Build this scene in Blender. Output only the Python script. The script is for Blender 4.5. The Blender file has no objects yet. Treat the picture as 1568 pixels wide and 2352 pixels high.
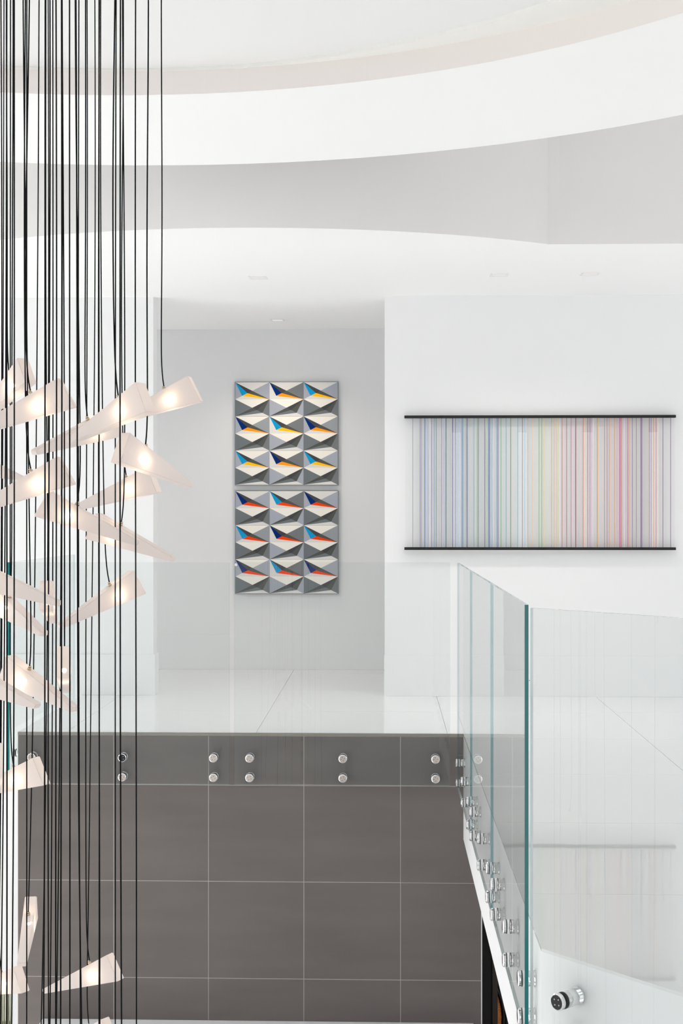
import bpy, bmesh, math, random
from mathutils import Vector, Matrix

random.seed(7)
scene = bpy.context.scene
COL = scene.collection

# ------------------------------------------------------------------ camera
F_PX, CX, HY = 3267.0, 784.0, 1190.0       # focal length (px), image centre x, horizon y
CAM_H = 1.35                               # eye height above the upper landing floor (z = 0)
TAN = 100.0 / F_PX                         # camera turned slightly left of the wall normal
YAW = math.atan(TAN)
S_, C_ = math.sin(YAW), math.cos(YAW)

cam_d = bpy.data.cameras.new('camera')
cam_d.sensor_fit = 'VERTICAL'
cam_d.sensor_height = 36.0
cam_d.lens = F_PX / 2352.0 * 36.0
cam_d.shift_y = (HY - 1176.0) / 2352.0
cam_d.clip_start, cam_d.clip_end = 0.05, 200
cam = bpy.data.objects.new('camera', cam_d)
cam.location = (0, 0, CAM_H)
cam.rotation_euler = (math.pi / 2, 0, YAW)
COL.objects.link(cam)
scene.camera = cam

# ------------------------------------------------------------------ world, daylight, exposure
vs = scene.view_settings
vs.view_transform = 'Standard'
vs.look = 'None'
vs.exposure = -0.52
vs.gamma = 1.0
vs.use_curve_mapping = False
SKY = 3.4
world = bpy.data.worlds.new('overcast_sky')
scene.world = world
world.use_nodes = True
bg = world.node_tree.nodes['Background']
bg.inputs[0].default_value = (1.0, 0.985, 0.975, 1)
bg.inputs[1].default_value = SKY
sun_d = bpy.data.lights.new('sun', 'SUN')
sun_d.energy = 15.5
sun_d.angle = math.radians(3)
sun_d.color = (1.0, 0.96, 0.91)
sun = bpy.data.objects.new('sun', sun_d)
sun.rotation_euler = (0, -math.radians(38), math.radians(-32))     # comes in high from the left, onto the ground floor
COL.objects.link(sun)
cy = scene.cycles
cy.use_denoising = True
cy.max_bounces = 14
cy.diffuse_bounces = 8
cy.glossy_bounces = 6
cy.transmission_bounces = 8
cy.transparent_max_bounces = 40
cy.sample_clamp_indirect = 6.0
cy.caustics_reflective = False
cy.caustics_refractive = False


def portal(name, loc, rot, sx, sy):
    l = bpy.data.lights.new(name, 'AREA')
    l.shape = 'RECTANGLE'
    l.size, l.size_y = sx, sy
    l.cycles.is_portal = True
    o = bpy.data.objects.new(name, l)
    o.location, o.rotation_euler = loc, rot
    COL.objects.link(o)
    return o


# ------------------------------------------------------------------ pixel -> place helpers
def ray(px, py):
    a, b = (px - CX) / F_PX, (HY - py) / F_PX
    return Vector((a * C_ - S_, a * S_ + C_, b))


def on_y(px, py, y):
    v = ray(px, py)
    return Vector((0, 0, CAM_H)) + v * (y / v.y)


def on_z(px, py, z):
    v = ray(px, py)
    return Vector((0, 0, CAM_H)) + v * ((z - CAM_H) / v.z)


def at_depth(px, py, dep):
    return Vector((0, 0, CAM_H)) + ray(px, py) * dep


# ------------------------------------------------------------------ materials
M = {}


def new_mat(name):
    m = bpy.data.materials.new(name)
    m.use_nodes = True
    nt = m.node_tree
    nt.nodes.clear()
    out = nt.nodes.new('ShaderNodeOutputMaterial')
    M[name] = m
    return m, nt, out


def pbr(name, color, rough=0.6, metal=0.0, spec=0.5, noise=0.0, nscale=6.0, bump=0.0, bscale=40.0,
        stretch=(1, 1, 1), coat=0.0):
    m, nt, out = new_mat(name)
    p = nt.nodes.new('ShaderNodeBsdfPrincipled')
    p.inputs['Base Color'].default_value = (*color, 1)
    p.inputs['Roughness'].default_value = rough
    p.inputs['Metallic'].default_value = metal
    p.inputs['Specular IOR Level'].default_value = spec
    p.inputs['Coat Weight'].default_value = coat
    nt.links.new(p.outputs[0], out.inputs[0])
    if noise or bump:
        tc = nt.nodes.new('ShaderNodeTexCoord')
        mp = nt.nodes.new('ShaderNodeMapping')
        mp.inputs['Scale'].default_value = stretch
        nt.links.new(tc.outputs['Object'], mp.inputs[0])
    if noise:
        n = nt.nodes.new('ShaderNodeTexNoise')
        n.inputs['Scale'].default_value = nscale
        n.inputs['Detail'].default_value = 5
        nt.links.new(mp.outputs[0], n.inputs['Vector'])
        r = nt.nodes.new('ShaderNodeValToRGB')
        r.color_ramp.elements[0].position = 0.3
        r.color_ramp.elements[1].position = 0.7
        r.color_ramp.elements[0].color = (*[c * (1 - noise) for c in color], 1)
        r.color_ramp.elements[1].color = (*[min(1, c * (1 + noise)) for c in color], 1)
        nt.links.new(n.outputs[0], r.inputs[0])
        nt.links.new(r.outputs[0], p.inputs['Base Color'])
    if bump:
        n2 = nt.nodes.new('ShaderNodeTexNoise')
        n2.inputs['Scale'].default_value = bscale
        nt.links.new(mp.outputs[0], n2.inputs['Vector'])
        bn = nt.nodes.new('ShaderNodeBump')
        bn.inputs['Strength'].default_value = bump
        bn.inputs['Distance'].default_value = 0.01
        nt.links.new(n2.outputs[0], bn.inputs['Height'])
        nt.links.new(bn.outputs[0], p.inputs['Normal'])
    return m


def glass(name, tint, f0=0.045, rough=0.0, edge=0.95):
    """clear sheet glass: tinted transparency with a Schlick reflection, the same from both sides"""
    m, nt, out = new_mat(name)
    t = nt.nodes.new('ShaderNodeBsdfTransparent')
    t.inputs[0].default_value = (*tint, 1)
    g = nt.nodes.new('ShaderNodeBsdfGlossy')
    g.inputs['Roughness'].default_value = rough
    lw = nt.nodes.new('ShaderNodeLayerWeight')
    lw.inputs['Blend'].default_value = 0.5
    pw = nt.nodes.new('ShaderNodeMath'); pw.operation = 'POWER'; pw.inputs[1].default_value = 5
    ma = nt.nodes.new('ShaderNodeMath'); ma.operation = 'MULTIPLY_ADD'
    ma.inputs[1].default_value = edge - f0; ma.inputs[2].default_value = f0
    mx = nt.nodes.new('ShaderNodeMixShader')
    nt.links.new(lw.outputs['Facing'], pw.inputs[0])
    nt.links.new(pw.outputs[0], ma.inputs[0])
    geo = nt.nodes.new('ShaderNodeNewGeometry')          # a thin sheet: the reflection is counted once, where light enters
    inv = nt.nodes.new('ShaderNodeMath'); inv.operation = 'SUBTRACT'; inv.inputs[0].default_value = 1.0
    mu = nt.nodes.new('ShaderNodeMath'); mu.operation = 'MULTIPLY'
    nt.links.new(geo.outputs['Backfacing'], inv.inputs[1])
    nt.links.new(ma.outputs[0], mu.inputs[0]); nt.links.new(inv.outputs[0], mu.inputs[1])
    nt.links.new(mu.outputs[0], mx.inputs[0])
    nt.links.new(t.outputs[0], mx.inputs[1])
    nt.links.new(g.outputs[0], mx.inputs[2])
    nt.links.new(mx.outputs[0], out.inputs[0])
    return m


def emit(name, color, strength):
    m, nt, out = new_mat(name)
    e = nt.nodes.new('ShaderNodeEmission')
    e.inputs[0].default_value = (*color, 1)
    e.inputs[1].default_value = strength
    nt.links.new(e.outputs[0], out.inputs[0])
    return m


pbr('wall_paint', (0.825, 0.828, 0.835), rough=0.55, spec=0.25)
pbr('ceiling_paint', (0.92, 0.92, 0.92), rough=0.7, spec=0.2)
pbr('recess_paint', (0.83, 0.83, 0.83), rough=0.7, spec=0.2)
pbr('band_shade_tint', (0.79, 0.78, 0.775), rough=0.7, spec=0.2)  # shade on the bowed ceiling edge, put into its colour
pbr('cove_light_tint', (0.86, 0.815, 0.795), rough=0.7, spec=0.2)  # warm light on the ring's inner face, put into its colour
pbr('ledge_paint', (0.86, 0.855, 0.83), rough=0.7, spec=0.2)
pbr('trim_paint', (0.825, 0.83, 0.838), rough=0.4, spec=0.3)
pbr('fascia_paint', (0.88, 0.885, 0.90), rough=0.5, spec=0.3)
pbr('polished_floor', (0.84, 0.84, 0.845), rough=0.015, spec=0.55, bump=0.006, bscale=7)
pbr('floor_joint', (0.45, 0.45, 0.45), rough=0.8)
pbr('dark_porcelain', (0.146, 0.127, 0.120), rough=0.42, spec=0.4, noise=0.08, nscale=2.2, stretch=(0.6, 1, 3.0))
pbr('pale_grout', (0.42, 0.39, 0.37), rough=0.85)
pbr('edge_trim_metal', (0.30, 0.27, 0.24), rough=0.4, metal=0.6)
pbr('chrome', (0.82, 0.82, 0.83), rough=0.07, metal=1.0)
pbr('cap_steel', (0.60, 0.54, 0.50), rough=0.16, metal=1.0)
pbr('rubber', (0.012, 0.012, 0.013), rough=0.5)
pbr('glass_edge', (0.0, 0.16, 0.17), rough=0.08, spec=0.6)
m, nt, out = new_mat('glass_edge_thin')
t1 = nt.nodes.new('ShaderNodeBsdfTransparent'); t1.inputs[0].default_value = (0.72, 0.88, 0.90, 1)
d1 = nt.nodes.new('ShaderNodeBsdfPrincipled'); d1.inputs['Base Color'].default_value = (0.03, 0.22, 0.26, 1); d1.inputs['Roughness'].default_value = 0.1
m1 = nt.nodes.new('ShaderNodeMixShader'); m1.inputs[0].default_value = 0.2
nt.links.new(t1.outputs[0], m1.inputs[1]); nt.links.new(d1.outputs[0], m1.inputs[2]); nt.links.new(m1.outputs[0], out.inputs[0])
pbr('glass_top_edge', (0.62, 0.70, 0.70), rough=0.1, spec=0.6)
glass('clear_glass', (0.955, 0.968, 0.966), f0=0.048, edge=0.70)
glass('window_glass', (0.97, 0.98, 0.98), f0=0.03)
glass('acrylic', (0.997, 0.997, 0.997), f0=0.06, edge=0.4)
pbr('cable_black', (0.004, 0.004, 0.005), rough=0.7, spec=0.12)
pbr('brass', (0.62, 0.50, 0.36), rough=0.25, metal=1.0)
pbr('black_satin', (0.006, 0.006, 0.007), rough=0.25)
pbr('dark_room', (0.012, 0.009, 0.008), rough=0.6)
pbr('dark_wood', (0.055, 0.036, 0.028), rough=0.5, noise=0.25, nscale=8, stretch=(8, 8, 0.6))
pbr('orange_weave', (0.60, 0.20, 0.045), rough=0.8, noise=0.45, nscale=60, stretch=(1, 1, 2), bump=0.6, bscale=120)
pbr('lower_floor', (0.78, 0.78, 0.78), rough=0.2, spec=0.5)
pbr('window_frame', (0.70, 0.72, 0.74), rough=0.35, spec=0.5)
pbr('bamboo', (0.125, 0.125, 0.05), rough=0.6, noise=0.45, nscale=5, stretch=(14, 14, 0.7))
pbr('plastic_white', (0.84, 0.84, 0.84), rough=0.3)
pbr('slot_dark', (0.03, 0.03, 0.03), rough=0.6)
emit('bulb_glow', (1.0, 0.72, 0.45), 60)
emit('lamp_lens', (1.0, 0.97, 0.94), 1.15)

# frosted glass of the pendants: lets light through scattered, some seen straight through
m, nt, out = new_mat('frosted_glass')
tr = nt.nodes.new('ShaderNodeBsdfTranslucent'); tr.inputs[0].default_value = (0.97, 0.90, 0.87, 1)
df = nt.nodes.new('ShaderNodeBsdfPrincipled'); df.inputs['Base Color'].default_value = (0.93, 0.89, 0.875, 1)
df.inputs['Roughness'].default_value = 0.35; df.inputs['Specular IOR Level'].default_value = 0.3
tp = nt.nodes.new('ShaderNodeBsdfRefraction'); tp.inputs['IOR'].default_value = 1.02
tp.inputs['Roughness'].default_value = 0.5; tp.inputs[0].default_value = (1, 0.96, 0.94, 1)
a1 = nt.nodes.new('ShaderNodeMixShader'); a1.inputs[0].default_value = 0.52
a2 = nt.nodes.new('ShaderNodeMixShader'); a2.inputs[0].default_value = 0.10
nt.links.new(tr.outputs[0], a1.inputs[1]); nt.links.new(df.outputs[0], a1.inputs[2])
nt.links.new(a1.outputs[0], a2.inputs[1]); nt.links.new(tp.outputs[0], a2.inputs[2])
nt.links.new(a2.outputs[0], out.inputs[0])


# ------------------------------------------------------------------ mesh helpers
def link_mesh(name, bm, mats, parent=None, smooth=False):
    me = bpy.data.meshes.new(name)
    bm.normal_update()
    bm.to_mesh(me)
    bm.free()
    if not isinstance(mats, (list, tuple)):
        mats = [mats]
    for k in mats:
        me.materials.append(M[k])
    if smooth:
        for p in me.polygons:
            p.use_smooth = True
    o = bpy.data.objects.new(name, me)
    COL.objects.link(o)
    if parent:
        o.parent = parent
    return o


def add_box(bm, lo, hi, mi=0):
    x0, y0, z0 = lo; x1, y1, z1 = hi
    v = [bm.verts.new(p) for p in ((x0, y0, z0), (x1, y0, z0), (x1, y1, z0), (x0, y1, z0),
                                   (x0, y0, z1), (x1, y0, z1), (x1, y1, z1), (x0, y1, z1))]
    fs = []
    for q in ((0, 3, 2, 1), (4, 5, 6, 7), (0, 1, 5, 4), (1, 2, 6, 5), (2, 3, 7, 6), (3, 0, 4, 7)):
        f = bm.faces.new([v[i] for i in q]); f.material_index = mi; fs.append(f)
    return fs


def box(name, lo, hi, mat, parent=None, bevel=0.0):
    bm = bmesh.new()
    add_box(bm, lo, hi)
    if bevel:
        bmesh.ops.bevel(bm, geom=bm.edges[:], offset=bevel, segments=1, affect='EDGES')
    return link_mesh(name, bm, mat, parent)


def prism(name, pts, z0, z1, mat, parent=None):
    """closed outline (x, y), counter-clockwise, extruded from z0 to z1"""
    bm = bmesh.new()
    lo = [bm.verts.new((x, y, z0)) for x, y in pts]
    hi = [bm.verts.new((x, y, z1)) for x, y in pts]
    bm.faces.new(list(reversed(lo)))
    bm.faces.new(hi)
    n = len(pts)
    for i in range(n):
        j = (i + 1) % n
        bm.faces.new((lo[i], lo[j], hi[j], hi[i]))
    return link_mesh(name, bm, mat, parent)


def add_cyl(bm, p0, p1, r0, r1=None, seg=20, mi=0, caps=True):
    r1 = r0 if r1 is None else r1
    p0, p1 = Vector(p0), Vector(p1)
    ax = (p1 - p0).normalized()
    u = ax.orthogonal().normalized(); w = ax.cross(u)
    A, B = [], []
    for i in range(seg):
        t = 2 * math.pi * i / seg
        d = u * math.cos(t) + w * math.sin(t)
        A.append(bm.verts.new(p0 + d * r0)); B.append(bm.verts.new(p1 + d * r1))
    for i in range(seg):
        j = (i + 1) % seg
        f = bm.faces.new((A[i], A[j], B[j], B[i])); f.material_index = mi; f.smooth = True
    if caps:
        f = bm.faces.new(list(reversed(A))); f.material_index = mi
        f = bm.faces.new(B); f.material_index = mi


def add_tube(bm, pts, r, seg=8):
    rings = []
    for i, p in enumerate(pts):
        t = (pts[min(i + 1, len(pts) - 1)] - pts[max(i - 1, 0)]).normalized()
        u = t.cross(Vector((0, 1, 0)))
        u = u.normalized() if u.length > 1e-4 else Vector((1, 0, 0))
        w = t.cross(u)
        rings.append([bm.verts.new(p + (u * math.cos(2 * math.pi * k / seg) + w * math.sin(2 * math.pi * k / seg)) * r)
                      for k in range(seg)])
    for a, b in zip(rings, rings[1:]):
        for k in range(seg):
            f = bm.faces.new((a[k], a[(k + 1) % seg], b[(k + 1) % seg], b[k])); f.smooth = True
    bm.faces.new(list(reversed(rings[0]))); bm.faces.new(rings[-1])


def tag(o, label=None, cat=None, group=None, kind=None):
    if label: o['label'] = label
    if cat: o['category'] = cat
    if group: o['group'] = group
    if kind: o['kind'] = kind
    return o


def struct(o, label=None):
    o['kind'] = 'structure'
    if label: o['label'] = label
    return o


def empty(name, loc=(0, 0, 0), rz=0.0):
    o = bpy.data.objects.new(name, None)
    o.empty_display_size = 0.1
    o.location = loc
    o.rotation_euler = (0, 0, rz)
    COL.objects.link(o)
    return o


# ================================================================== THE SETTING
F_Y = 8.925          # front edge of the upper landing / face of the dark tiled wall
W_Y = 10.80          # wall with the long wall art
K_Y = 12.66          # back wall of the corridor
Z_A = 3.035          # ceiling above landing and corridor
Z_LOW = -3.30        # ground floor
Z_TOP = 3.95
XL_ROOM, XR_ROOM, YB_ROOM = -6.0, 6.5, -5.0
X_E = 0.49           # right-hand slab edge towards the void
X_L = on_y(42, 1700, F_Y).x
CORNER = Vector((0.49, 4.479)); CDIR = Vector((0.355, -0.412)).normalized()
FAR_C = CORNER + CDIR * 3.0

slab_pts = [(X_L, F_Y), (X_E, F_Y), (CORNER.x, CORNER.y), (FAR_C.x, FAR_C.y), (XR_ROOM, FAR_C.y),
            (XR_ROOM, K_Y), (X_L, K_Y)]
slab = struct(prism('floor_upper', slab_pts, -0.66, -0.010, 'fascia_paint'), 'white upper landing floor with polished tiles')

# polished floor tiles, 1.2 m grid, clipped to the landing
TILE = 1.2


def clip_poly(poly, p, n):
    """keep the side where (q - p).n <= 0"""
    res = []
    for i in range(len(poly)):
        a, b = Vector(poly[i]), Vector(poly[(i + 1) % len(poly)])
        da, db = (a - p).dot(n), (b - p).dot(n)
        if da <= 0: res.append(a)
        if (da < 0 < db) or (db < 0 < da):
            res.append(a + (b - a) * (da / (da - db)))
    return res


nC = Vector((CDIR.y, -CDIR.x)) * -1
if nC.dot(Vector((0, 0)) - CORNER) < 0: nC = -nC      # points to the void


def floor_tile(poly):
    if len(poly) < 3: return
    area = 0.5 * abs(sum(poly[i].x * poly[(i + 1) % len(poly)].y - poly[(i + 1) % len(poly)].x * poly[i].y for i in range(len(poly))))
    if area < 0.01: return
    s = sum(poly[i].x * poly[(i + 1) % len(poly)].y - poly[(i + 1) % len(poly)].x * poly[i].y for i in range(len(poly)))
    if s < 0: poly = poly[::-1]
    prism('floor_tile', [(q.x, q.y) for q in poly], -0.010, 0.0, 'polished_floor', slab)


G_ = 0.0012
x = -0.81 - TILE * 2
while x < 4.4:
    y = 5.13 - TILE * 2
    while y < K_Y:
        q = [Vector((x + G_, y + G_)), Vector((x + TILE - G_, y + G_)), Vector((x + TILE - G_, y + TILE - G_)), Vector((x + G_, y + TILE - G_))]
        q = clip_poly(q, Vector((X_L, 0)), Vector((-1, 0)))
        if len(q) > 2: q = clip_poly(q, Vector((0, K_Y)), Vector((0, 1)))
        # region = (y >= F_Y) or (x >= X_E and right of the chamfer)
        if len(q) > 2:
            if y >= F_Y:
                floor_tile(q)
            elif y + TILE <= F_Y or x >= X_E:
                q = clip_poly(q, Vector((X_E, 0)), Vector((-1, 0)))
                if len(q) > 2: q = clip_poly(q, CORNER, nC)
                if len(q) > 2: floor_tile(q)
            else:   # the row cut by the landing's front edge
                qa = clip_poly(q, Vector((0, F_Y)), Vector((0, -1)))
                if x + TILE <= X_E:
                    if len(qa) > 2: floor_tile(qa)
                else:
                    poly = [(x + G_, F_Y), (X_E, F_Y), (X_E, y + G_), (x + TILE - G_, y + G_), (x + TILE - G_, y + TILE - G_), (x + G_, y + TILE - G_)]
                    prism('floor_tile', poly, -0.010, 0.0, 'polished_floor', slab)
        y += TILE
    x += TILE

# dark tiled wall under the landing
X_TR = 0.60
tw = struct(box('wall_tiled', (X_L, F_Y + 0.0, Z_LOW), (X_TR, F_Y + 0.30, -0.66), 'pale_grout'), 'dark grey porcelain tiled wall below the landing')
gb = box('grout_bed', (X_L, F_Y - 0.0112, -0.66), (X_E, F_Y, -0.018), 'pale_grout', tw)
box('grout_bed', (X_L, F_Y - 0.0112, Z_LOW), (X_TR, F_Y, -0.66), 'pale_grout', tw)
joints_x = [on_y(p, 1900, F_Y - 0.012).x for p in (261, 478.5, 697.5, 919.5)]
xs = [X_L] + joints_x
rows = [-0.018, on_y(600, 1803, F_Y).z, on_y(600, 2024, F_Y).z, on_y(600, 2246.5, F_Y).z]
rows.append(rows[-1] - 0.607); rows.append(rows[-1] - 0.607); rows.append(Z_LOW + 0.002)
g = 0.0016
for i in range(len(xs)):
    for j in range(len(rows) - 1):
        x0 = xs[i]; x1 = xs[i + 1] if i + 1 < len(xs) else (X_E if rows[j + 1] > -0.66 - 0.2 and j == 0 else X_TR)
        if i + 1 < len(xs) or j == 0:
            box('wall_tile', (x0 + g, F_Y - 0.012, rows[j + 1] + g), (x1 - g, F_Y - 0.001, rows[j] - g), 'dark_porcelain', tw, bevel=0.0012)
        elif j == 1:   # L-shaped piece that runs on below the slab edge
            bm = bmesh.new()
            pts = [(x0 + g, rows[2] + g), (X_TR, rows[2] + g), (X_TR, -0.662), (X_E - g, -0.662), (X_E - g, rows[1] - g), (x0 + g, rows[1] - g)]
            fr = [bm.verts.new((a, F_Y - 0.012, b)) for a, b in pts]
            bk = [bm.verts.new((a, F_Y - 0.001, b)) for a, b in pts]
            bm.faces.new(fr); bm.faces.new(bk[::-1])
            for k in range(6):
                bm.faces.new((fr[k], bk[k], bk[(k + 1) % 6], fr[(k + 1) % 6]))
            link_mesh('wall_tile', bm, 'dark_porcelain', tw)
        else:
            box('wall_tile', (x0 + g, F_Y - 0.012, rows[j + 1] + g), (X_TR, F_Y - 0.001, rows[j] - g), 'dark_porcelain', tw, bevel=0.0012)
box('edge_profile', (X_L, F_Y - 0.014, -0.017), (X_E, F_Y - 0.0005, 0.0005), 'edge_trim_metal', tw)
box('corner_profile', (X_TR, F_Y - 0.013, Z_LOW), (X_TR + 0.006, F_Y + 0.02, -0.662), 'trim_paint', tw)

# walls around the corridor opening
XO_L = on_y(352, 1000, W_Y).x
XO_R = on_y(883, 1000, W_Y).x
TH = 0.17
wf = struct(box('wall_front_right', (XO_R, W_Y, -0.01), (XR_ROOM + 0.2, W_Y + TH, Z_A + 0.02), 'wall_paint'), 'white wall behind the long striped art')
# left part of the wall runs down past the landing to the ground floor, with a low window
WX0, WX1, WZ1 = -4.6, on_y(36, 2300, W_Y).x, on_y(20, 2262, W_Y).z
bm = bmesh.new()
add_box(bm, (XL_ROOM, W_Y, WZ1), (XO_L, W_Y + TH, Z_A + 0.02))
add_box(bm, (XL_ROOM, W_Y, Z_LOW), (WX0, W_Y + TH, WZ1))
add_box(bm, (WX1, W_Y, Z_LOW), (X_L, W_Y + TH, WZ1))
wl = struct(link_mesh('wall_front_left', bm, 'wall_paint'), 'white wall left of the corridor opening')
bm = bmesh.new()
add_box(bm, (WX0, W_Y + 0.03, Z_LOW), (WX0 + 0.05, W_Y + 0.10, WZ1))
add_box(bm, (WX1 - 0.045, W_Y + 0.03, Z_LOW), (WX1, W_Y + 0.10, WZ1))
add_box(bm, (WX0, W_Y + 0.03, WZ1 - 0.05), (WX1, W_Y + 0.10, WZ1))
wn = struct(link_mesh('window_1', bm, 'window_frame'), 'ground floor window beside the tiled wall')
box('window_pane', (WX0 + 0.05, W_Y + 0.06, Z_LOW), (WX1 - 0.045, W_Y + 0.07, WZ1 - 0.05), 'window_glass', wn)
struct(box('wall_corridor', (-4.5, K_Y, -0.02), (4.5, K_Y + 0.1, Z_A + 0.02), 'wall_paint'), 'back wall of the corridor')
struct(box('floor_corridor', (-4.5, W_Y + TH, -0.66), (X_L - 0.002, K_Y, -0.005), 'lower_floor'))

BB_H = 0.31
struct(box('baseboard_front_right', (XO_R - 0.004, W_Y - 0.010, 0.0005), (4.6, W_Y - 0.0005, BB_H), 'trim_paint'))
XB = on_y(367, 1550, W_Y).x
bm = bmesh.new()
add_box(bm, (-4.5, W_Y - 0.010, 0.0005), (XO_L + 0.014, W_Y - 0.0005, BB_H))
add_box(bm, (XO_L + 0.0005, W_Y - 0.0005, 0.0005), (XO_L + 0.014, W_Y + TH, BB_H))
struct(link_mesh('baseboard_front_left', bm, 'trim_paint'))
struct(box('baseboard_corridor', (-4.5, K_Y - 0.010, 0.0005), (4.5, K_Y - 0.0005, BB_H), 'trim_paint'))

# ---------------- ceilings
CA, RA = Vector((-0.879, 11.688)), 3.457
edge = []
for k in range(64):
    xx = -3.6 + (1.07 + 3.6) * k / 64
    edge.append((xx, CA.y - math.sqrt(RA * RA - (xx - CA.x) ** 2)))
pts = [(XL_ROOM, edge[0][1])] + edge + [(1.07, 8.79), (XR_ROOM, 8.79), (XR_ROOM, K_Y + 0.1), (XL_ROOM, K_Y + 0.1)]
cl = struct(prism('ceiling_landing', pts, Z_A, Z_TOP, ['ceiling_paint', 'band_shade_tint']), 'white landing ceiling with bowed front edge')
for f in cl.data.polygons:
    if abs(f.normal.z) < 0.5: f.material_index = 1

Z_B, Z_C = 3.30, 3.408
CO, RO = Vector((-1.17, 3.629)), 4.201
CI, RI = Vector((-1.13, 3.428)), 3.099
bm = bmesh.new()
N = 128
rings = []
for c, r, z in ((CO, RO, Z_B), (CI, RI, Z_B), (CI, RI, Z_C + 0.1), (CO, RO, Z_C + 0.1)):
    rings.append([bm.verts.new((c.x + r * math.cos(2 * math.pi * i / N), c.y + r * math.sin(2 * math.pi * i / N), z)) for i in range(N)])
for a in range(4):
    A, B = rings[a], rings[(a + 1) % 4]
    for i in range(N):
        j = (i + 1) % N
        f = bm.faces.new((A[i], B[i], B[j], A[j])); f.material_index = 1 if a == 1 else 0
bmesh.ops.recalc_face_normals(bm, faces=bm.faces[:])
struct(link_mesh('ceiling_ring', bm, ['ceiling_paint', 'cove_light_tint']), 'white round dropped ceiling ring above the void')
disc = [(CI.x + (RI + 0.05) * math.cos(2 * math.pi * i / N), CI.y + (RI + 0.05) * math.sin(2 * math.pi * i / N)) for i in range(N)]
struct(prism('ceiling_recess', disc, Z_C + 0.015, Z_C + 0.09, 'recess_paint'), 'flat round ceiling recess inside the ring')
bm = bmesh.new()
C3, R3 = Vector((-1.303, 3.839)), 2.716
rings = []
for z in (Z_C, Z_C + 0.02):
    ro, ri = [], []
    for i in range(N):
        d_ = Vector((math.cos(2 * math.pi * i / N), math.sin(2 * math.pi * i / N)))
        q = C3 + d_ * R3
        if (q - CI).length > RI - 0.002: q = CI + (q - CI).normalized() * (RI - 0.002)
        e_ = CI + (q - CI).normalized() * (RI + 0.03)
        ri.append(bm.verts.new((q.x, q.y, z))); ro.append(bm.verts.new((e_.x, e_.y, z)))
    rings += [ro, ri]
for A, B in ((rings[0], rings[1]), (rings[1], rings[3]), (rings[3], rings[2]), (rings[2], rings[0])):
    for i in range(N):
        bm.faces.new((A[i], B[i], B[(i + 1) % N], A[(i + 1) % N]))
bmesh.ops.recalc_face_normals(bm, faces=bm.faces[:])
struct(link_mesh('trim_1', bm, 'ledge_paint'), 'cream crescent ledge at the rim of the ceiling recess')
struct(box('ceiling_upper', (XL_ROOM, YB_ROOM, Z_TOP), (XR_ROOM, K_Y + 0.1, Z_TOP + 0.1), 'ceiling_paint'))

# ---------------- outer shell of the hall, with its windows
struct(box('floor_lower', (XL_ROOM, YB_ROOM, Z_LOW - 0.1), (XR_ROOM, K_Y, Z_LOW), 'lower_floor'))


def wall_with_windows(name, axis, pos, span, wins, zlo, zhi, th=0.2):
    """wall in the plane axis=pos; wins: list of (a0, a1, z0, z1) openings"""
    bm = bmesh.new()
    def put(a0, a1, z0, z1):
        if a1 - a0 < 1e-4 or z1 - z0 < 1e-4: return
        if axis == 'x': add_box(bm, (min(pos, pos + th), a0, z0), (max(pos, pos + th), a1, z1))
        else: add_box(bm, (a0, min(pos, pos + th), z0), (a1, max(pos, pos + th), z1))
    cur = span[0]
    for a0, a1, z0, z1 in sorted(wins):
        put(cur, a0, zlo, zhi); put(a0, a1, zlo, z0); put(a0, a1, z1, zhi); cur = a1
    put(cur, span[1], zlo, zhi)
    return struct(link_mesh(name, bm, 'wall_paint'))


WN = [1]


def hall_window(axis, pos, a0, a1, z0, z1, bars):
    WN[0] += 1
    bm = bmesh.new()
    t = 0.05
    def put(p0, p1, q0, q1):
        if axis == 'x': add_box(bm, (pos - 0.04, p0, q0), (pos + 0.04, p1, q1))
        else: add_box(bm, (p0, pos - 0.04, q0), (p1, pos + 0.04, q1))
    put(a0, a0 + t, z0, z1); put(a1 - t, a1, z0, z1); put(a0, a1, z0, z0 + t); put(a0, a1, z1 - t, z1)
    for b in bars: put(a0, a1, b - t / 2, b + t / 2)
    w = struct(link_mesh('window_%d' % WN[0], bm, 'window_frame'))
    if axis == 'x': box('window_pane', (pos - 0.004, a0 + t, z0 + t), (pos + 0.004, a1 - t, z1 - t), 'window_glass', w)
    else: box('window_pane', (a0 + t, pos - 0.004, z0 + t), (a1 - t, pos + 0.004, z1 - t), 'window_glass', w)


LW = [(-2.1, 0.1, -3.0, 3.0), (0.4, 2.6, -3.0, 3.0), (5.5, 8.0, -3.0, 3.0), (8.2, 10.6, -3.0, 3.0)]
wall_with_windows('wall_left', 'x', XL_ROOM - 0.2, (YB_ROOM, W_Y), LW, Z_LOW, Z_TOP)
for a0, a1, z0, z1 in LW:
    hall_window('x', XL_ROOM - 0.1, a0, a1, z0, z1, (0.0,) if z1 > 0 else ())
    portal('left_window_daylight', (XL_ROOM + 0.02, (a0 + a1) / 2, (z0 + z1) / 2), (0, -math.pi / 2, 0), z1 - z0, a1 - a0)
BW = [(c - 0.14, c + 0.14, -2.9, 3.0) for c in (1.33, 2.56, 3.77, 4.98)]
wall_with_windows('wall_back', 'y', YB_ROOM - 0.2, (XL_ROOM, XR_ROOM), BW, Z_LOW, Z_TOP)
for a0, a1, z0, z1 in BW:
    hall_window('y', YB_ROOM - 0.1, a0, a1, z0, z1, ())
    portal('back_window_daylight', ((a0 + a1) / 2, YB_ROOM + 0.02, (z0 + z1) / 2), (math.pi / 2, 0, 0), a1 - a0, z1 - z0)
RW = [(2.6, 5.1, 0.05, 2.9), (5.3, 7.8, 0.05, 2.9), (8.0, 10.5, 0.05, 2.9)]
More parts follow.
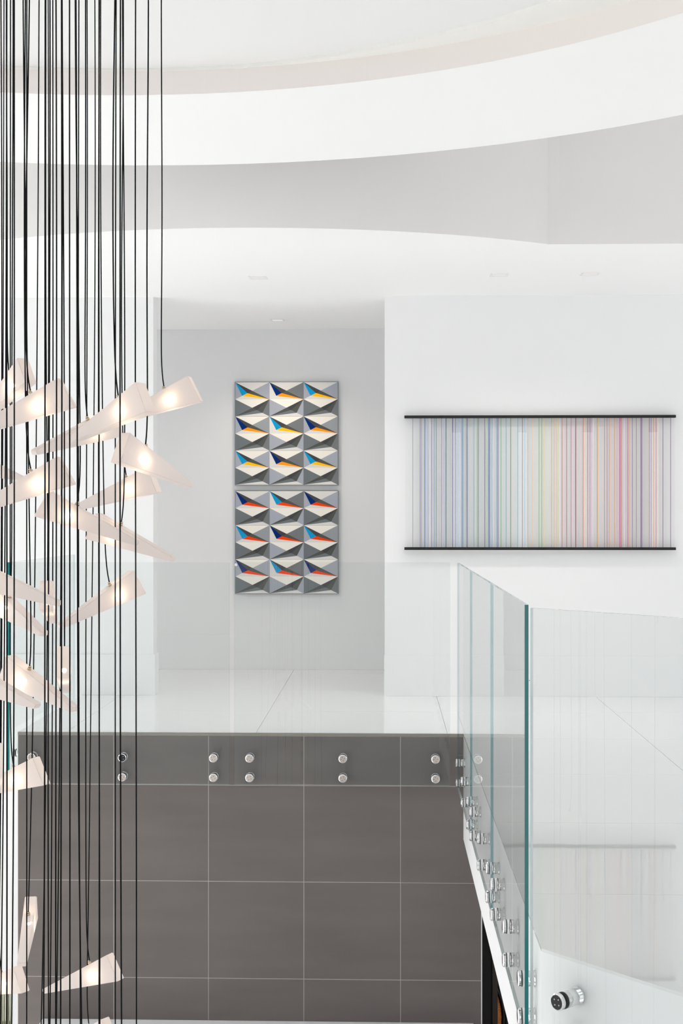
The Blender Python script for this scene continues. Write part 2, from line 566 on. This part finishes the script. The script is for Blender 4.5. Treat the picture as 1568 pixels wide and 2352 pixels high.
wall_with_windows('wall_right', 'x', XR_ROOM, (YB_ROOM, W_Y), RW, Z_LOW, Z_TOP)
for a0, a1, z0, z1 in RW:
    hall_window('x', XR_ROOM + 0.1, a0, a1, z0, z1, ())
    portal('right_window_daylight', (XR_ROOM - 0.02, (a0 + a1) / 2, (z0 + z1) / 2), (0, math.pi / 2, 0), z1 - z0, a1 - a0)

for nm, xx, lab in (('wall_corridor_left', -4.6, 1), ('wall_corridor_right', 4.5, -1)):  # unseen end windows, added to bring daylight into the corridor
    cw_ = (W_Y + TH + 0.1, K_Y - 0.1, 0.25, 2.6)
    wall_with_windows(nm, 'x', xx, (W_Y + TH, K_Y + 0.1), [cw_], -0.66, Z_A + 0.02, 0.1)
    hall_window('x', xx + 0.05, *cw_, ())
    portal('added_corridor_window_daylight', (xx + 0.05 + lab * 0.07, (cw_[0] + cw_[1]) / 2, 1.425), (0, -lab * math.pi / 2, 0), 2.35, cw_[1] - cw_[0])

# dark room under the landing, seen through the gap beside the tiled wall
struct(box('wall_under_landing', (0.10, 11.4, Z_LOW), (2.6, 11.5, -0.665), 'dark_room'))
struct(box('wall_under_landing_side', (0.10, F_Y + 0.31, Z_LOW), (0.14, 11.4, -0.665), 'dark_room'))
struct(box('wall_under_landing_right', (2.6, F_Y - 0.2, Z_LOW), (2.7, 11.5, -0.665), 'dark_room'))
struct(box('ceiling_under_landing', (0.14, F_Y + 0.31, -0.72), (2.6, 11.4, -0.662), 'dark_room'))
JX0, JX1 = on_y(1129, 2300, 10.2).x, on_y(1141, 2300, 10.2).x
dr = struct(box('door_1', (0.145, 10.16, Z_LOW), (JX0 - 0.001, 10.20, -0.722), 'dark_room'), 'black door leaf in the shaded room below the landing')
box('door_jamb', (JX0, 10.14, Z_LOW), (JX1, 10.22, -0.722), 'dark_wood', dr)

# ================================================================== THINGS
# ---------------- glass railing
GT, GB = 1.073, -0.315          # top and bottom of the panes
G_TH = 0.0125
Z_S = (-0.150, -0.272)          # the two rows of fixings


def make_pane(name, w, h, parent, z0, e0='glass_edge_thin', e1='glass_edge_thin'):
    """pane in local x (0..w), y 0 .. -thickness, z z0..z0+h"""
    bm = bmesh.new()
    fs = add_box(bm, (0, -G_TH, z0), (w, 0, z0 + h))
    for f in fs:
        n = f.normal if f.normal.length else None
    bm.normal_update()
    for f in fs:
        if abs(f.normal.y) > 0.5: f.material_index = 0
        elif f.normal.x < -0.5: f.material_index = 1
        elif f.normal.x > 0.5: f.material_index = 2
        else: f.material_index = 3
    return link_mesh(name, bm, ['clear_glass', e0, e1, 'glass_top_edge'], parent)


ST = {}
CAPB = []


def standoff_meshes(post_len):
    """post from wall (y=+post_len) to glass (y=0), cap in front of the glass"""
    if post_len in ST: return ST[post_len]
    R = 0.0262
    bm = bmesh.new()
    add_cyl(bm, (0, 0.002, 0), (0, post_len, 0), R - 0.0012, seg=28)
    add_cyl(bm, (0, post_len - 0.004, 0), (0, post_len, 0), R + 0.001, seg=28)
    post = link_mesh('standoff', bm, 'chrome'); pm = post.data; bpy.data.objects.remove(post)
    bm = bmesh.new()
    add_cyl(bm, (0, -0.0005, 0), (0, 0.003, 0), R - 0.0006, seg=28)
    add_cyl(bm, (0, -G_TH - 0.003, 0), (0, -G_TH + 0.0005, 0), R - 0.0006, seg=28)
    ws = link_mesh('washer', bm, 'rubber'); wm = ws.data; bpy.data.objects.remove(ws)
    bm = bmesh.new()
    y0, y1 = -G_TH - 0.003, -G_TH - 0.012
    add_cyl(bm, (0, y0, 0), (0, y1, 0), R, seg=28, caps=False)
    add_cyl(bm, (0, y1, 0), (0, y1 - 0.003, 0), R, R - 0.004, seg=28, caps=False)
    add_cyl(bm, (0, y1 - 0.0028, 0), (0, y1 - 0.003, 0), R - 0.004, seg=28, mi=1)
    for k in range(4):
        t = k * math.pi / 2 + 0.3
        cxk, czk = 0.0115 * math.cos(t), 0.0115 * math.sin(t)
        add_cyl(bm, (cxk, y1 - 0.0025, czk), (cxk, y1 - 0.0034, czk), 0.0021, seg=8, mi=2)
    cp = link_mesh('cap', bm, ['chrome', 'cap_steel', 'slot_dark']); cm = cp.data; bpy.data.objects.remove(cp)
    if not CAPB:
        cb = cm.copy(); cb.materials[1] = M['black_satin']; cb.materials[2] = M['chrome']; CAPB.append(cb)
    ST[post_len] = (pm, wm, cm)
    return ST[post_len]


def railing_panel(origin, rz, width, fix, post_len, label, zs=Z_S, e0='glass_edge_thin', e1='glass_edge_thin', black=()):
    """origin: wall-side face of the pane at its left end, on the landing level; local y points to the slab"""
    t = empty('glass_railing_panel', origin, rz)
    tag(t, label, 'railing', 'frameless glass railing panels around the landing')
    make_pane('pane', width, GT - GB, t, GB, e0, e1)
    pm, wm, cm = standoff_meshes(post_len)
    for fx in fix:
        for z in zs:
            p = bpy.data.objects.new('standoff', pm); COL.objects.link(p); p.parent = t; p.location = (fx, 0, z)
            p.rotation_euler = (0, random.uniform(0, 1.5), 0)
            for nm, me in (('washer', wm), ('cap', cm)):
                if nm == 'cap' and (fix.index(fx), zs.index(z)) in black: me = CAPB[0]
                q = bpy.data.objects.new(nm, me); COL.objects.link(q); q.parent = p
    return t


PL = 0.034
GY = F_Y - 0.014 - PL                      # wall-side face of the front panes
def gx(px, py=1700): return on_y(px, py, GY - G_TH).x
x0, x1, x2, x3 = gx(24), gx(526.5), gx(538), gx(1033)
railing_panel((x0, GY, 0), 0, x1 - x0, [gx(p, 1728) - x0 for p in (73, 281, 490)], PL,
              'clear glass railing panel behind the hanging cables, above the dark tiles', black=((1, 0),))
p2 = railing_panel((x2, GY, 0), 0, x3 - x2, [gx(p, 1728) - x2 for p in (573, 787, 1000)], PL,
                   'clear glass railing panel in front of the geometric paintings')
bm = bmesh.new()
add_cyl(bm, (gx(541.5, 1297) - x2, -G_TH, on_y(541, 1297, GY).z), (gx(541.5, 1297) - x2, -G_TH - 0.001, on_y(541, 1297, GY).z), 0.009, seg=16)  # plain white disc on the pane face
tag(link_mesh('speck', bm, 'plastic_white', p2), 'small round white sticker')

# right-hand run along the void: local x runs towards the camera side (+x local = -Y world)
GX = X_E - 0.032                           # wall-side face of the panes
def gy(px): return (GX - G_TH) / ((px - 884.0) / F_PX)
Y_J = [8.80, 7.49, 6.035, 4.555]
FIX = [[8.73, 8.12, 7.55], [7.28, 6.67, 6.11], [5.84, 5.24, 4.65]]
LBL = ['clear glass railing panel at the far end of the right-hand run',
       'middle glass railing panel of the right-hand run, between two blue-green edges',
       'glass railing panel with the thick teal end edge on the right-hand run']
for k in range(3):
    ya, yb = Y_J[k] - (0.006 if k else 0), Y_J[k + 1] + 0.006
    # rotate -90 deg: local x -> -Y, local y -> +X
    railing_panel((GX, ya, 0), -math.pi / 2, ya - yb, [ya - q for q in FIX[k]], 0.032, LBL[k], e1='glass_edge' if k == 2 else 'glass_edge_thin')

# panel on the angled edge, nearest to the camera
ang = math.atan2(CDIR.y, CDIR.x)
A0 = Vector((0.457, 4.41)) + Vector((0.0, 0.0))
nin = Vector((-math.sin(ang), math.cos(ang)))
off = (CORNER - A0).dot(nin)
sp = (on_y(1300, 2298, 4.33))
fixd = 0.122
railing_panel((A0.x + nin.x * 0, A0.y, 0), ang, 1.46, [fixd, 0.74, 1.27], off,
              'angled glass railing panel at the right, in front of the white floor',
              zs=(-0.108, -0.230), e0='glass_top_edge', e1='glass_top_edge', black=((0, 0),))  # nearest cap's face is black: its dark reflection put into the colour

# left-hand return of the railing, along the side of the landing
LX = X_L - 0.040
t = railing_panel((LX, 10.76, 0), math.pi / 2 * -1 + math.pi, 0.001, [], 0.03, 'x')
for ch in list(t.children): bpy.data.objects.remove(ch)
bpy.data.objects.remove(t)
# local x -> +Y needs rz=+90: local y -> -X ; the pane then faces the slab with -y (world +X)
t = empty('glass_railing_panel', (LX - G_TH, GY - 0.01, 0), math.pi / 2)
tag(t, 'glass railing panel seen edge-on at the far left, running back to the wall', 'railing', 'frameless glass railing panels around the landing')
make_pane('pane', 10.76 - GY, GT - GB, t, GB, 'glass_edge', 'glass_top_edge')
pm, wm, cm = standoff_meshes(0.028)
for fx in (0.16, 0.92, 1.68):
    for z in Z_S:
        p = bpy.data.objects.new('standoff', pm); COL.objects.link(p); p.parent = t
        p.location = (fx, -G_TH, z); p.rotation_euler = (0, 0, math.pi)
        for nm, me in (('washer', wm), ('cap', cm)):
            q = bpy.data.objects.new(nm, me); COL.objects.link(q); q.parent = p

# ---------------- recessed square downlights
def downlight(px, py, label, size=0.125, power=58, at=None, tint=(1, 0.96, 0.92)):
    c = on_z(px, py, Z_A) if at is None else Vector(at)
    t = empty('recessed_downlight', (c.x, c.y, c.z))
    tag(t, label, 'downlight', 'square recessed downlights')
    bm = bmesh.new()
    s, i = size / 2, size / 2 - 0.014
    for lo, hi in (((-s, -s, -0.004), (s, -i, 0)), ((-s, i, -0.004), (s, s, 0)), ((-s, -i, -0.004), (-i, i, 0)), ((i, -i, -0.004), (s, i, 0))):
        add_box(bm, lo, hi)
    link_mesh('trim_frame', bm, 'trim_paint', t)
    bm = bmesh.new()
    add_box(bm, (-i, -i, -0.0012), (i, i, -0.0002))
    link_mesh('lens', bm, 'lamp_lens', t)
    l = bpy.data.lights.new('downlight_beam', 'SPOT')
    l.energy = power; l.spot_size = math.radians(120); l.spot_blend = 1.0; l.color = tint; l.shadow_soft_size = 0.05
    lo = bpy.data.objects.new('downlight_beam', l); COL.objects.link(lo); lo.parent = t; lo.location = (0, 0, -0.01)


downlight(592, 637.5, 'square ceiling downlight in front of the corridor opening')
downlight(1146, 631, 'square ceiling downlight above the long striped art, nearer its middle')
downlight(1354, 629, 'square ceiling downlight above the right half of the striped art')
downlight(637, 735, 'square ceiling downlight inside the corridor, above the geometric paintings', 0.115, 74, tint=(1.0, 0.87, 0.73))
downlight(0, 0, 'added unseen downlight that lights the woven chair in the dark lower room', 0.10, 130, (0.92, 10.38, -0.72))  # extra fixture out of view, added so the chair is lit

# ---------------- two geometric paintings on the corridor wall
def flat(name, rgb): return pbr(name, rgb, rough=0.6, spec=0.08)
def srgb(r, g, b):
    def f(u):
        u /= 255.0
        return u / 12.92 if u <= 0.04045 else ((u + 0.055) / 1.055) ** 2.4
    return (f(r) * 1.45, f(g) * 1.45, f(b) * 1.45)
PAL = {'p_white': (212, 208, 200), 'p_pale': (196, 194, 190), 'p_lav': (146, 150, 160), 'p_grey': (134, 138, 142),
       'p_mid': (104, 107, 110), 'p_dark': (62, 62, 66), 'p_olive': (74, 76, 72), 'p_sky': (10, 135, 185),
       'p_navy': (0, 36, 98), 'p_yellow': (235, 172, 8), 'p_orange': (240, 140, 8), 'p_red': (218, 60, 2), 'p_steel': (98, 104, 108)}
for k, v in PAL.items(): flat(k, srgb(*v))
PK = list(PAL)


def painting(px0, py0, px1, py1, blues, warm, label):
    y = K_Y - 0.035
    a, b = on_y(px0, py0, y), on_y(px1, py1, y)
    w, h = b.x - a.x, a.z - b.z
    t = empty('geometric_painting', (a.x, y, b.z))
    tag(t, label, 'painting', 'pair of geometric relief paintings')
    box('canvas_edge', (-0.004, 0.0004, -0.004), (w + 0.004, 0.0345, h + 0.004), 'p_mid', t)
    cw, ch = w / 3, h / 3
    for r in range(3):
        for c in range(3):
            k = (r * 3 + c)
            blue = blues[k]; wm_ = warm[k]
            side = c == 1
            A, B, E, W_, SW, SE = (0, 0), (1, 0), (1, .5), (0, .5), (0, 1), (1, 1)
            Cc, D = (.5, .25), (.5, .75)
            P, Q, G2, H2 = (.2, .4), (.36, .32), (.637, .8185), (.8, .9)
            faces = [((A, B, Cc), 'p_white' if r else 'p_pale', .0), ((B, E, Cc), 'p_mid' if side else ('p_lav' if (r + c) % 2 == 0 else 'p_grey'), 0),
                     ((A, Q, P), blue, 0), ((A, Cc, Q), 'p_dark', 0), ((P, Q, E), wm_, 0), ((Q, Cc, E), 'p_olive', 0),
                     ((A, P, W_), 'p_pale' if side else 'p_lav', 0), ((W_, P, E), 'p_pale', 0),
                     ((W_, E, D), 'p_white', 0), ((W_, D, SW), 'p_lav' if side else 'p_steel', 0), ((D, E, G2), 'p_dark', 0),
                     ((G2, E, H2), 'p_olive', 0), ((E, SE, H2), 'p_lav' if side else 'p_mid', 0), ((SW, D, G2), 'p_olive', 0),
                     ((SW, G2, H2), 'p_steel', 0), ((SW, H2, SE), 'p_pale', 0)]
            zz = {A: 0, B: 0, E: 0, W_: 0, SW: 0, SE: 0, Cc: .003, D: .003, P: .0022, Q: .0026, G2: .0026, H2: .0022}
            names = []
            bm = bmesh.new()
            vv = {}
            for tri, mt, _ in faces:
                if mt not in names: names.append(mt)
                for q in tri:
                    if q not in vv:
                        vv[q] = bm.verts.new((q[0] * cw * 0.994 + cw * .003, -zz[q] * 0.3, -q[1] * ch * 0.994 - ch * .003))
                f = bm.faces.new([vv[q] for q in tri]); f.material_index = names.index(mt)
            for f in bm.faces:
                f.normal_update()
                if f.normal.y > 0: f.normal_flip()
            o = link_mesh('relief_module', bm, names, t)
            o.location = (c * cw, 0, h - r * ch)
    return t


SK, NV = 'p_sky', 'p_navy'
YE, OR, RD = 'p_yellow', 'p_orange', 'p_red'
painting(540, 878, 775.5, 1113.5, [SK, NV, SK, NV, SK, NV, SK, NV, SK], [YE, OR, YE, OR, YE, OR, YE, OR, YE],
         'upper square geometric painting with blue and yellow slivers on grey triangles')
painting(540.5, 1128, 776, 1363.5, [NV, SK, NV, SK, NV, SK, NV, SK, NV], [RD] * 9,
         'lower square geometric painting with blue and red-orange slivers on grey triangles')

# ---------------- long striped art on the right wall
ART_Y = W_Y - 0.048
a, b = on_y(929.5, 957, ART_Y), on_y(1550, 1262, ART_Y)
AW, AH = b.x - a.x, 0.0
zt, zb = on_y(1240, 957, ART_Y).z, on_y(1240, 1259.5, ART_Y).z
art = empty('striped_wall_art', (a.x, ART_Y, zb))
tag(art, 'long clear acrylic wall art with fine rainbow vertical lines and black rails', 'wall art')
AH = zt - zb
RH = 0.021
for z0 in (AH - RH * 0.5, -RH * 0.6):
    box('rail', (-0.004, -0.012, z0), (AW + 0.004, 0.030, z0 + RH), 'black_satin', art, bevel=0.0015)
box('acrylic_sheet', (0.004, 0.0, 0.004), (AW - 0.004, 0.006, AH - 0.006), 'acrylic', art)
LC = {'mv': (0.30, 0.20, 0.26), 'nv': (0.06, 0.07, 0.22), 'gr': (0.25, 0.25, 0.28), 'bl': (0.03, 0.17, 0.45), 'lb': (0.35, 0.55, 0.78),
      'wh': (0.93, 0.93, 0.93), 'pu': (0.26, 0.13, 0.36), 'te': (0.08, 0.34, 0.48), 'dk': (0.07, 0.07, 0.09), 'gn': (0.12, 0.36, 0.08),
      'pg': (0.45, 0.66, 0.36), 'ol': (0.48, 0.48, 0.26), 'po': (0.86, 0.52, 0.30), 'ye': (0.86, 0.68, 0.10), 'or': (0.82, 0.32, 0.08),
      'rd': (0.62, 0.07, 0.07), 'dr': (0.26, 0.02, 0.05), 'mg': (0.52, 0.08, 0.30), 'pk': (0.80, 0.42, 0.50), 'dp': (0.16, 0.07, 0.18),
      'am': (0.74, 0.36, 0.03)}
for k, v in LC.items(): pbr('line_' + k, v, rough=0.4)
LINES = ("112mv 152nv 158gr 177bl2 190lb 204wh 213pu 228te 238dk 267pu 285lb 291dk2 327nv2 343nv 350lb 363lb 378bl 383te 402nv 407dk "
         "442te 460gn 466nv 500nv 508pg 520bl 526bl2 537lb 548wh 566bl 572nv 588gn 615te 640gn2 678te 703nv 715lb 732ol 756po 793gn 808gn "
         "818ye 860ol 875po 889ye 903wh 917rd 942dr 966mg 991dr2 1031rd 1041ye 1055dr 1065pu 1072mg 1086wh 1107am2 1146mv 1160mv 1172or 1200or "
         "1213pk 1229mg2 1236rd 1252wh 1271mg 1277or 1296pu 1317mv 1343dp2 1348pu 1387dr 1397pu 1412or 1424rd 1435wh 1461dp 1503dp").split()
strip_me = {}
for s in LINES:
    i = 0
    while s[i].isdigit(): i += 1
    xp, rest = int(s[:i]), s[i:]
    wide = 0.0052 if rest.endswith('2') else 0.0033
    ck = rest.rstrip('2')
    if (ck, wide) not in strip_me:
        o = box('colour_strip', (-wide / 2, 0.008, 0.006), (wide / 2, 0.012, AH - 0.010), 'line_' + ck)
        strip_me[(ck, wide)] = o.data
        bpy.data.objects.remove(o)
    o = bpy.data.objects.new('colour_strip', strip_me[(ck, wide)])
    COL.objects.link(o); o.parent = art
    o.location = (on_y(900 + xp / 2.347, 1100, ART_Y).x - a.x, 0, 0)

# ---------------- wall outlet low on the right wall
c = on_y(1221, 1563, W_Y - 0.02)
t = empty('wall_outlet', (c.x, W_Y - 0.0105, c.z))
tag(t, 'white wall outlet on the baseboard behind the teal glass edge', 'outlet')
box('cover_plate', (-0.036, -0.005, -0.036), (0.036, 0, 0.036), 'plastic_white', t, bevel=0.002)
bm = bmesh.new(); add_box(bm, (-0.028, -0.007, -0.017), (0.012, -0.004, 0.017))
sk = link_mesh('socket', bm, 'trim_paint', t)
bm = bmesh.new()
for px_, pz_ in ((-0.006, 0.006), (-0.006, -0.006), (-0.018, 0.0)):
    add_box(bm, (px_ - 0.004, -0.0078, pz_ - 0.0018), (px_ + 0.004, -0.0068, pz_ + 0.0018))
link_mesh('slots', bm, 'slot_dark', sk)

# ---------------- white ledge at the foot of the tiled wall (top edge just in view)
zl = on_y(600, 2345.5, F_Y - 0.02).z
lx0, lx1 = on_y(110, 2346, F_Y).x, on_y(1087, 2346, F_Y).x
t = empty('wall_ledge', (0, 0, Z_LOW))
tag(t, 'white ledge running along the foot of the dark tiled wall', 'ledge')
box('ledge_top', (lx0 - 0.03, F_Y - 0.40, zl - 0.05 - Z_LOW), (lx1, F_Y - 0.013, zl - Z_LOW), 'fascia_paint', t, bevel=0.002)
box('ledge_body', (lx0, F_Y - 0.36, 0), (lx1 - 0.03, F_Y - 0.013, zl - 0.05 - Z_LOW), 'wall_paint', t)

# ---------------- woven orange chair back glimpsed in the dark room
oc = on_y(1066, 2336, 10.6)
t = empty('woven_chair', (oc.x, 10.6, Z_LOW))
tag(t, 'orange woven chair with a dark round rim in the shaded room', 'chair')
zc = oc.z - Z_LOW
prof = [(0.285 * math.sin(2 * math.pi * k / 32), zc + 0.37 * math.cos(2 * math.pi * k / 32)) for k in range(32)]
bm = bmesh.new()
fr = [bm.verts.new((px_, 0.0, pz_)) for px_, pz_ in prof]; bk = [bm.verts.new((px_, 0.03, pz_)) for px_, pz_ in prof]
bm.faces.new(fr[::-1]); bm.faces.new(bk)
for k in range(32): bm.faces.new((fr[k], fr[(k + 1) % 32], bk[(k + 1) % 32], bk[k]))
bmesh.ops.recalc_face_normals(bm, faces=bm.faces[:])
link_mesh('backrest', bm, 'orange_weave', t)
box('seat', (-0.26, -0.45, 0.52), (0.26, 0.02, 0.57), 'orange_weave', t, bevel=0.01)
for lx_, ly_ in ((-0.25, -0.44), (0.22, -0.44), (-0.25, -0.01), (0.22, -0.01)):
    box('leg', (lx_, ly_, 0), (lx_ + 0.03, ly_ + 0.03, 0.52 if ly_ < -0.1 else 0.75), 'black_satin', t)
bm = bmesh.new()
add_tube(bm, [Vector((a_ * 1.03, 0.01, zc + (b_ - zc) * 1.03)) for a_, b_ in prof + prof[:2]], 0.022)
link_mesh('rim', bm, 'black_satin', t)

# ---------------- bamboo fence outside the low window
t = empty('bamboo_fence', ((WX0 + WX1) / 2, 12.2, Z_LOW))
tag(t, 'green-brown bamboo pole fence outside the low left window', 'fence')
bm = bmesh.new(); add_cyl(bm, (0, 0, 0), (0, 0, 1.5), 0.0095, seg=8)
po = link_mesh('pole', bm, 'bamboo', t); pme = po.data
bpy.data.objects.remove(po)
n = 90
for k in range(n):
    p = bpy.data.objects.new('pole', pme); COL.objects.link(p); p.parent = t
    p.location = ((k - n / 2 + 0.5) * 0.0205, random.uniform(-0.006, 0.006), random.uniform(-0.02, 0)); p.rotation_euler = (0, 0, random.uniform(0, 6))
box('rail', (-0.93, 0.012, 0.25), (0.93, 0.04, 0.29), 'bamboo', t)
struct(box('ground_outside', (-8, W_Y + TH, Z_LOW - 0.1), (X_L - 0.05, 16, Z_LOW - 0.02), 'lower_floor'))

# ================================================================== PENDANT CLUSTER
LB, LA, LH, LT, LWD = 0.088, 0.212, 0.088, 0.016, 0.037     # butt side, tip side, butt height, tip height, thickness


def shade_mesh(name, sc=1.0):
    bm = bmesh.new()
    def sec(x, zt_, zb_, w):
        return [bm.verts.new(Vector((x, sx * w / 2, z)) * sc) for sx, z in ((-1, zt_), (1, zt_), (1, zb_), (-1, zb_))]
    s0 = sec(LB, 0, -LH, LWD)
    s1 = sec(-LA, -0.001, -LT, LWD * 0.72)
    for i in range(4):
        j = (i + 1) % 4
        bm.faces.new((s0[i], s0[j], s1[j], s1[i]))
    bm.faces.new(s0[::-1]); bm.faces.new(s1)
    bmesh.ops.recalc_face_normals(bm, faces=bm.faces[:])
    bmesh.ops.bevel(bm, geom=bm.edges[:], offset=0.0022, segments=2, affect='EDGES')
    o = link_mesh(name, bm, 'frosted_glass'); me = o.data; bpy.data.objects.remove(o)
    return me


SHADE = shade_mesh('shade')
bm = bmesh.new(); add_cyl(bm, (0, 0, -0.002), (0, 0, 0.007), 0.0055, seg=12); add_cyl(bm, (0, 0, 0.007), (0, 0, 0.012), 0.0035, seg=12)
o = link_mesh('cable_fitting', bm, 'brass'); FIT = o.data; bpy.data.objects.remove(o)
bm = bmesh.new(); add_cyl(bm, (0, 0, -0.028), (0, 0, -0.004), 0.0055, seg=12)
o = link_mesh('lamp_holder', bm, 'brass'); HOLD = o.data; bpy.data.objects.remove(o)
bm = bmesh.new(); bmesh.ops.create_uvsphere(bm, u_segments=12, v_segments=8, radius=0.0055)
o = link_mesh('bulb', bm, 'bulb_glow', smooth=True); BULB = o.data; bpy.data.objects.remove(o)


def pendant(px, py, dep, yaw, pitch, label, top_px=None, lit=True, group='wedge pendants of the hanging light cluster'):
    A = at_depth(px, py, dep)
    t = empty('pendant_light', A)
    tag(t, label, 'pendant light', group)
    rot = Matrix.Rotation(math.radians(yaw), 4, 'Z') @ Matrix.Rotation(-math.radians(pitch), 4, 'Y')
    sh = bpy.data.objects.new('shade', SHADE); COL.objects.link(sh); sh.parent = t; sh.rotation_euler = rot.to_euler()
    for nm, me in (('cable_fitting', FIT), ('lamp_holder', HOLD)):
        q = bpy.data.objects.new(nm, me); COL.objects.link(q); q.parent = sh
    bp = rot @ Vector((0.004, 0, -0.036))
    q = bpy.data.objects.new('bulb', BULB); COL.objects.link(q); q.parent = sh; q.location = (0.004, 0, -0.036)
    if lit:
        l = bpy.data.lights.new('bulb_light', 'POINT')
        l.energy = 0.20; l.color = (1.0, 0.80, 0.60); l.shadow_soft_size = 0.006
        lo = bpy.data.objects.new('bulb_light', l); COL.objects.link(lo); lo.parent = t; lo.location = bp
    # cable: leaves the fitting along the shade's own up direction, then hangs straight from the ceiling
    up = rot @ Vector((0, 0, 1))
    tx = top_px if top_px is not None else px
    Ptop = at_depth(tx, 0, dep)
    dx = Ptop.x - A.x
    H = Z_C - A.z
    pts = []
    rj = random.Random(int(px * 13 + tx * 7))
    j1, j2 = rj.uniform(-.004, .004), rj.uniform(-.004, .004)
    for k in range(25):
        s = (k / 24.0) ** 1.8
        z = 0.010 + (H - 0.010) * s
        k1 = 0.055
        e = math.exp(-z / k1)
        bend = (1 - e) * k1 * 0.55
        f = z / H
        # the line drifts from the shade to its ceiling hole
        ox = (dx * 1.0) * (1 - math.exp(-z / 0.9)) / (1 - math.exp(-H / 0.9))
        ox += math.sin(f * math.pi) * j1 + math.sin(f * 2 * math.pi) * j2
        pts.append(Vector((ox + up.x * bend * math.exp(-z * 0.8), up.y * bend * math.exp(-z * 0.8), z)))
    pts[-1].z = H
    bm = bmesh.new(); add_tube(bm, pts, 0.0019, 8)
    link_mesh('cable', bm, 'cable_black', t)
    return t


LAMPS = [
    (22, 864, 4.103, 314.3, 32.0, 20, 'topmost wedge pendant at the left border, blunt end turned right, cables crossing it'),
    (72, 906, 3.778, 359.5, 29.3, 68, 'large wedge pendant just below the topmost one, tip running out of the left border'),
    (273, 917, 3.685, 324.0, 26.6, 268, 'wedge pendant with its blunt end overlapping the rightmost one'),
    (378, 895, 4.339, 351.2, 26.9, 375, 'rightmost wedge pendant hanging in front of the grey corridor wall'),
    (202, 965, 4.05, 50.6, 25.5, 198, 'thin wedge pendant half hidden behind another, tip pointing down left'),
    (333, 1029, 3.824, 238.3, 25.3, 333, 'wedge pendant with square blunt end at left, tip reaching over the corridor edge'),
    (73, 1085, 3.886, 356.9, 29.9, 62, 'bright wedge pendant at the left border above the long crossing pair'),
    (291, 1099, 4.45, 340.0, 23.9, 281, 'wedge pendant partly behind another, warm tinted, tip pointing left'),
    (175, 1160, 4.15, 184.0, 29.8, 171, 'upper wedge pendant of the long crossing pair, blunt end at left'),
    (277, 1207, 4.30, 157.0, 25.7, 279, 'lower wedge pendant of the long crossing pair, tip furthest right'),
    (-25, 1300, 3.75, 182.9, 25.9, -22, 'wedge pendant entering from the left border whose tip crosses a square end'),
    (112, 1360, 4.08, 279.3, 25.0, 105, 'wedge pendant seen square end on, just behind a crossing tip'),
    (253, 1345, 4.437, 40.7, 31.9, 234, 'wedge pendant at the height of the glass top, tip pointing down left'),
    (22, 1372, 4.198, 135.5, 24.9, 28, 'small glowing wedge pendant at the left border, tip pointing down right'),
    (148, 1513, 3.83, 281.2, 28.0, 141, 'upright looking wedge pendant seen exactly end on'),
    (67, 1538, 3.993, 144.6, 24.9, 49, 'wedge pendant with brass fitting on top, tip pointing down right above the tiles'),
    (-50, 1534, 3.85, 160.0, 24.0, -45, 'wedge pendant cut by the left border whose tip lies over a neighbour'),
    (32, 1764, 4.239, 339.4, 25.9, 25, 'wedge pendant with pale blunt end over the top left of the dark tiles'),
    (65, 2101, 4.346, 98.5, 24.0, 91, 'narrow wedge pendant seen from above along its length, low at left'),
    (207, 2214, 4.535, 335.0, 29.6, 199, 'wedge pendant hanging alone in front of the dark tiles'),
    (3, 2235, 4.664, 326.1, 26.5, 10, 'low wedge pendant at the left border above the bamboo window'),
    (205, 2358, 4.759, 325.7, 31.1, 217, 'lowest wedge pendant, only its corner above the bottom border'),
    (-12, 1738, 3.45, 285.0, 31.0, -6, 'wedge pendant at the left border overlapping the pale blunt end'),
    (-60, 1040, 4.473, 236.0, 19.1, -50, 'wedge pendant with only its faint tip showing behind the bright one at left'),
]
for px, py, dep, yaw, pit, tpx, lab in LAMPS:
    pendant(px, py, dep, yaw, pit, lab, tpx)

# cables whose shades hang lower, below the picture
LOW = [(8, 17, 4.0), (14, 33, 3.7), (46, 62, 4.095), (84, 105, 3.5), (75, 110, 4.5), (93, 121, 4.275), (115, 113, 3.83), (121, 125, 3.6),
       (129, 139, 3.4), (131, 142, 4.3), (169, 160, 3.695), (192, 182, 4.4), (197, 169, 3.565), (220, 228, 4.0), (235, 230, 4.37),
       (269, 268, 4.2), (295, 313, 3.9), (304, 278, 3.5), (18, 16, 3.5), (4, 0, 4.305)]
ORD = 'first second third fourth fifth sixth seventh eighth ninth tenth eleventh twelfth thirteenth fourteenth fifteenth sixteenth seventeenth eighteenth nineteenth twentieth'.split()
for i, (bx, tx, dep) in enumerate(LOW):
    A_py = HY + F_PX * (CAM_H + 0.35 + 0.09 * ((i * 7) % 20)) / dep
    order = sorted(range(len(LOW)), key=lambda q: -LOW[q][0]).index(i)
    lab = ('rightmost' if order == 0 else ORD[order] + ' from the right') + ' of the black pendant cables that cross the bottom border'
    pendant(bx, A_py, dep, (i * 77) % 360, 27, lab, tx, lit=False,
            group='pendants hanging below the picture')
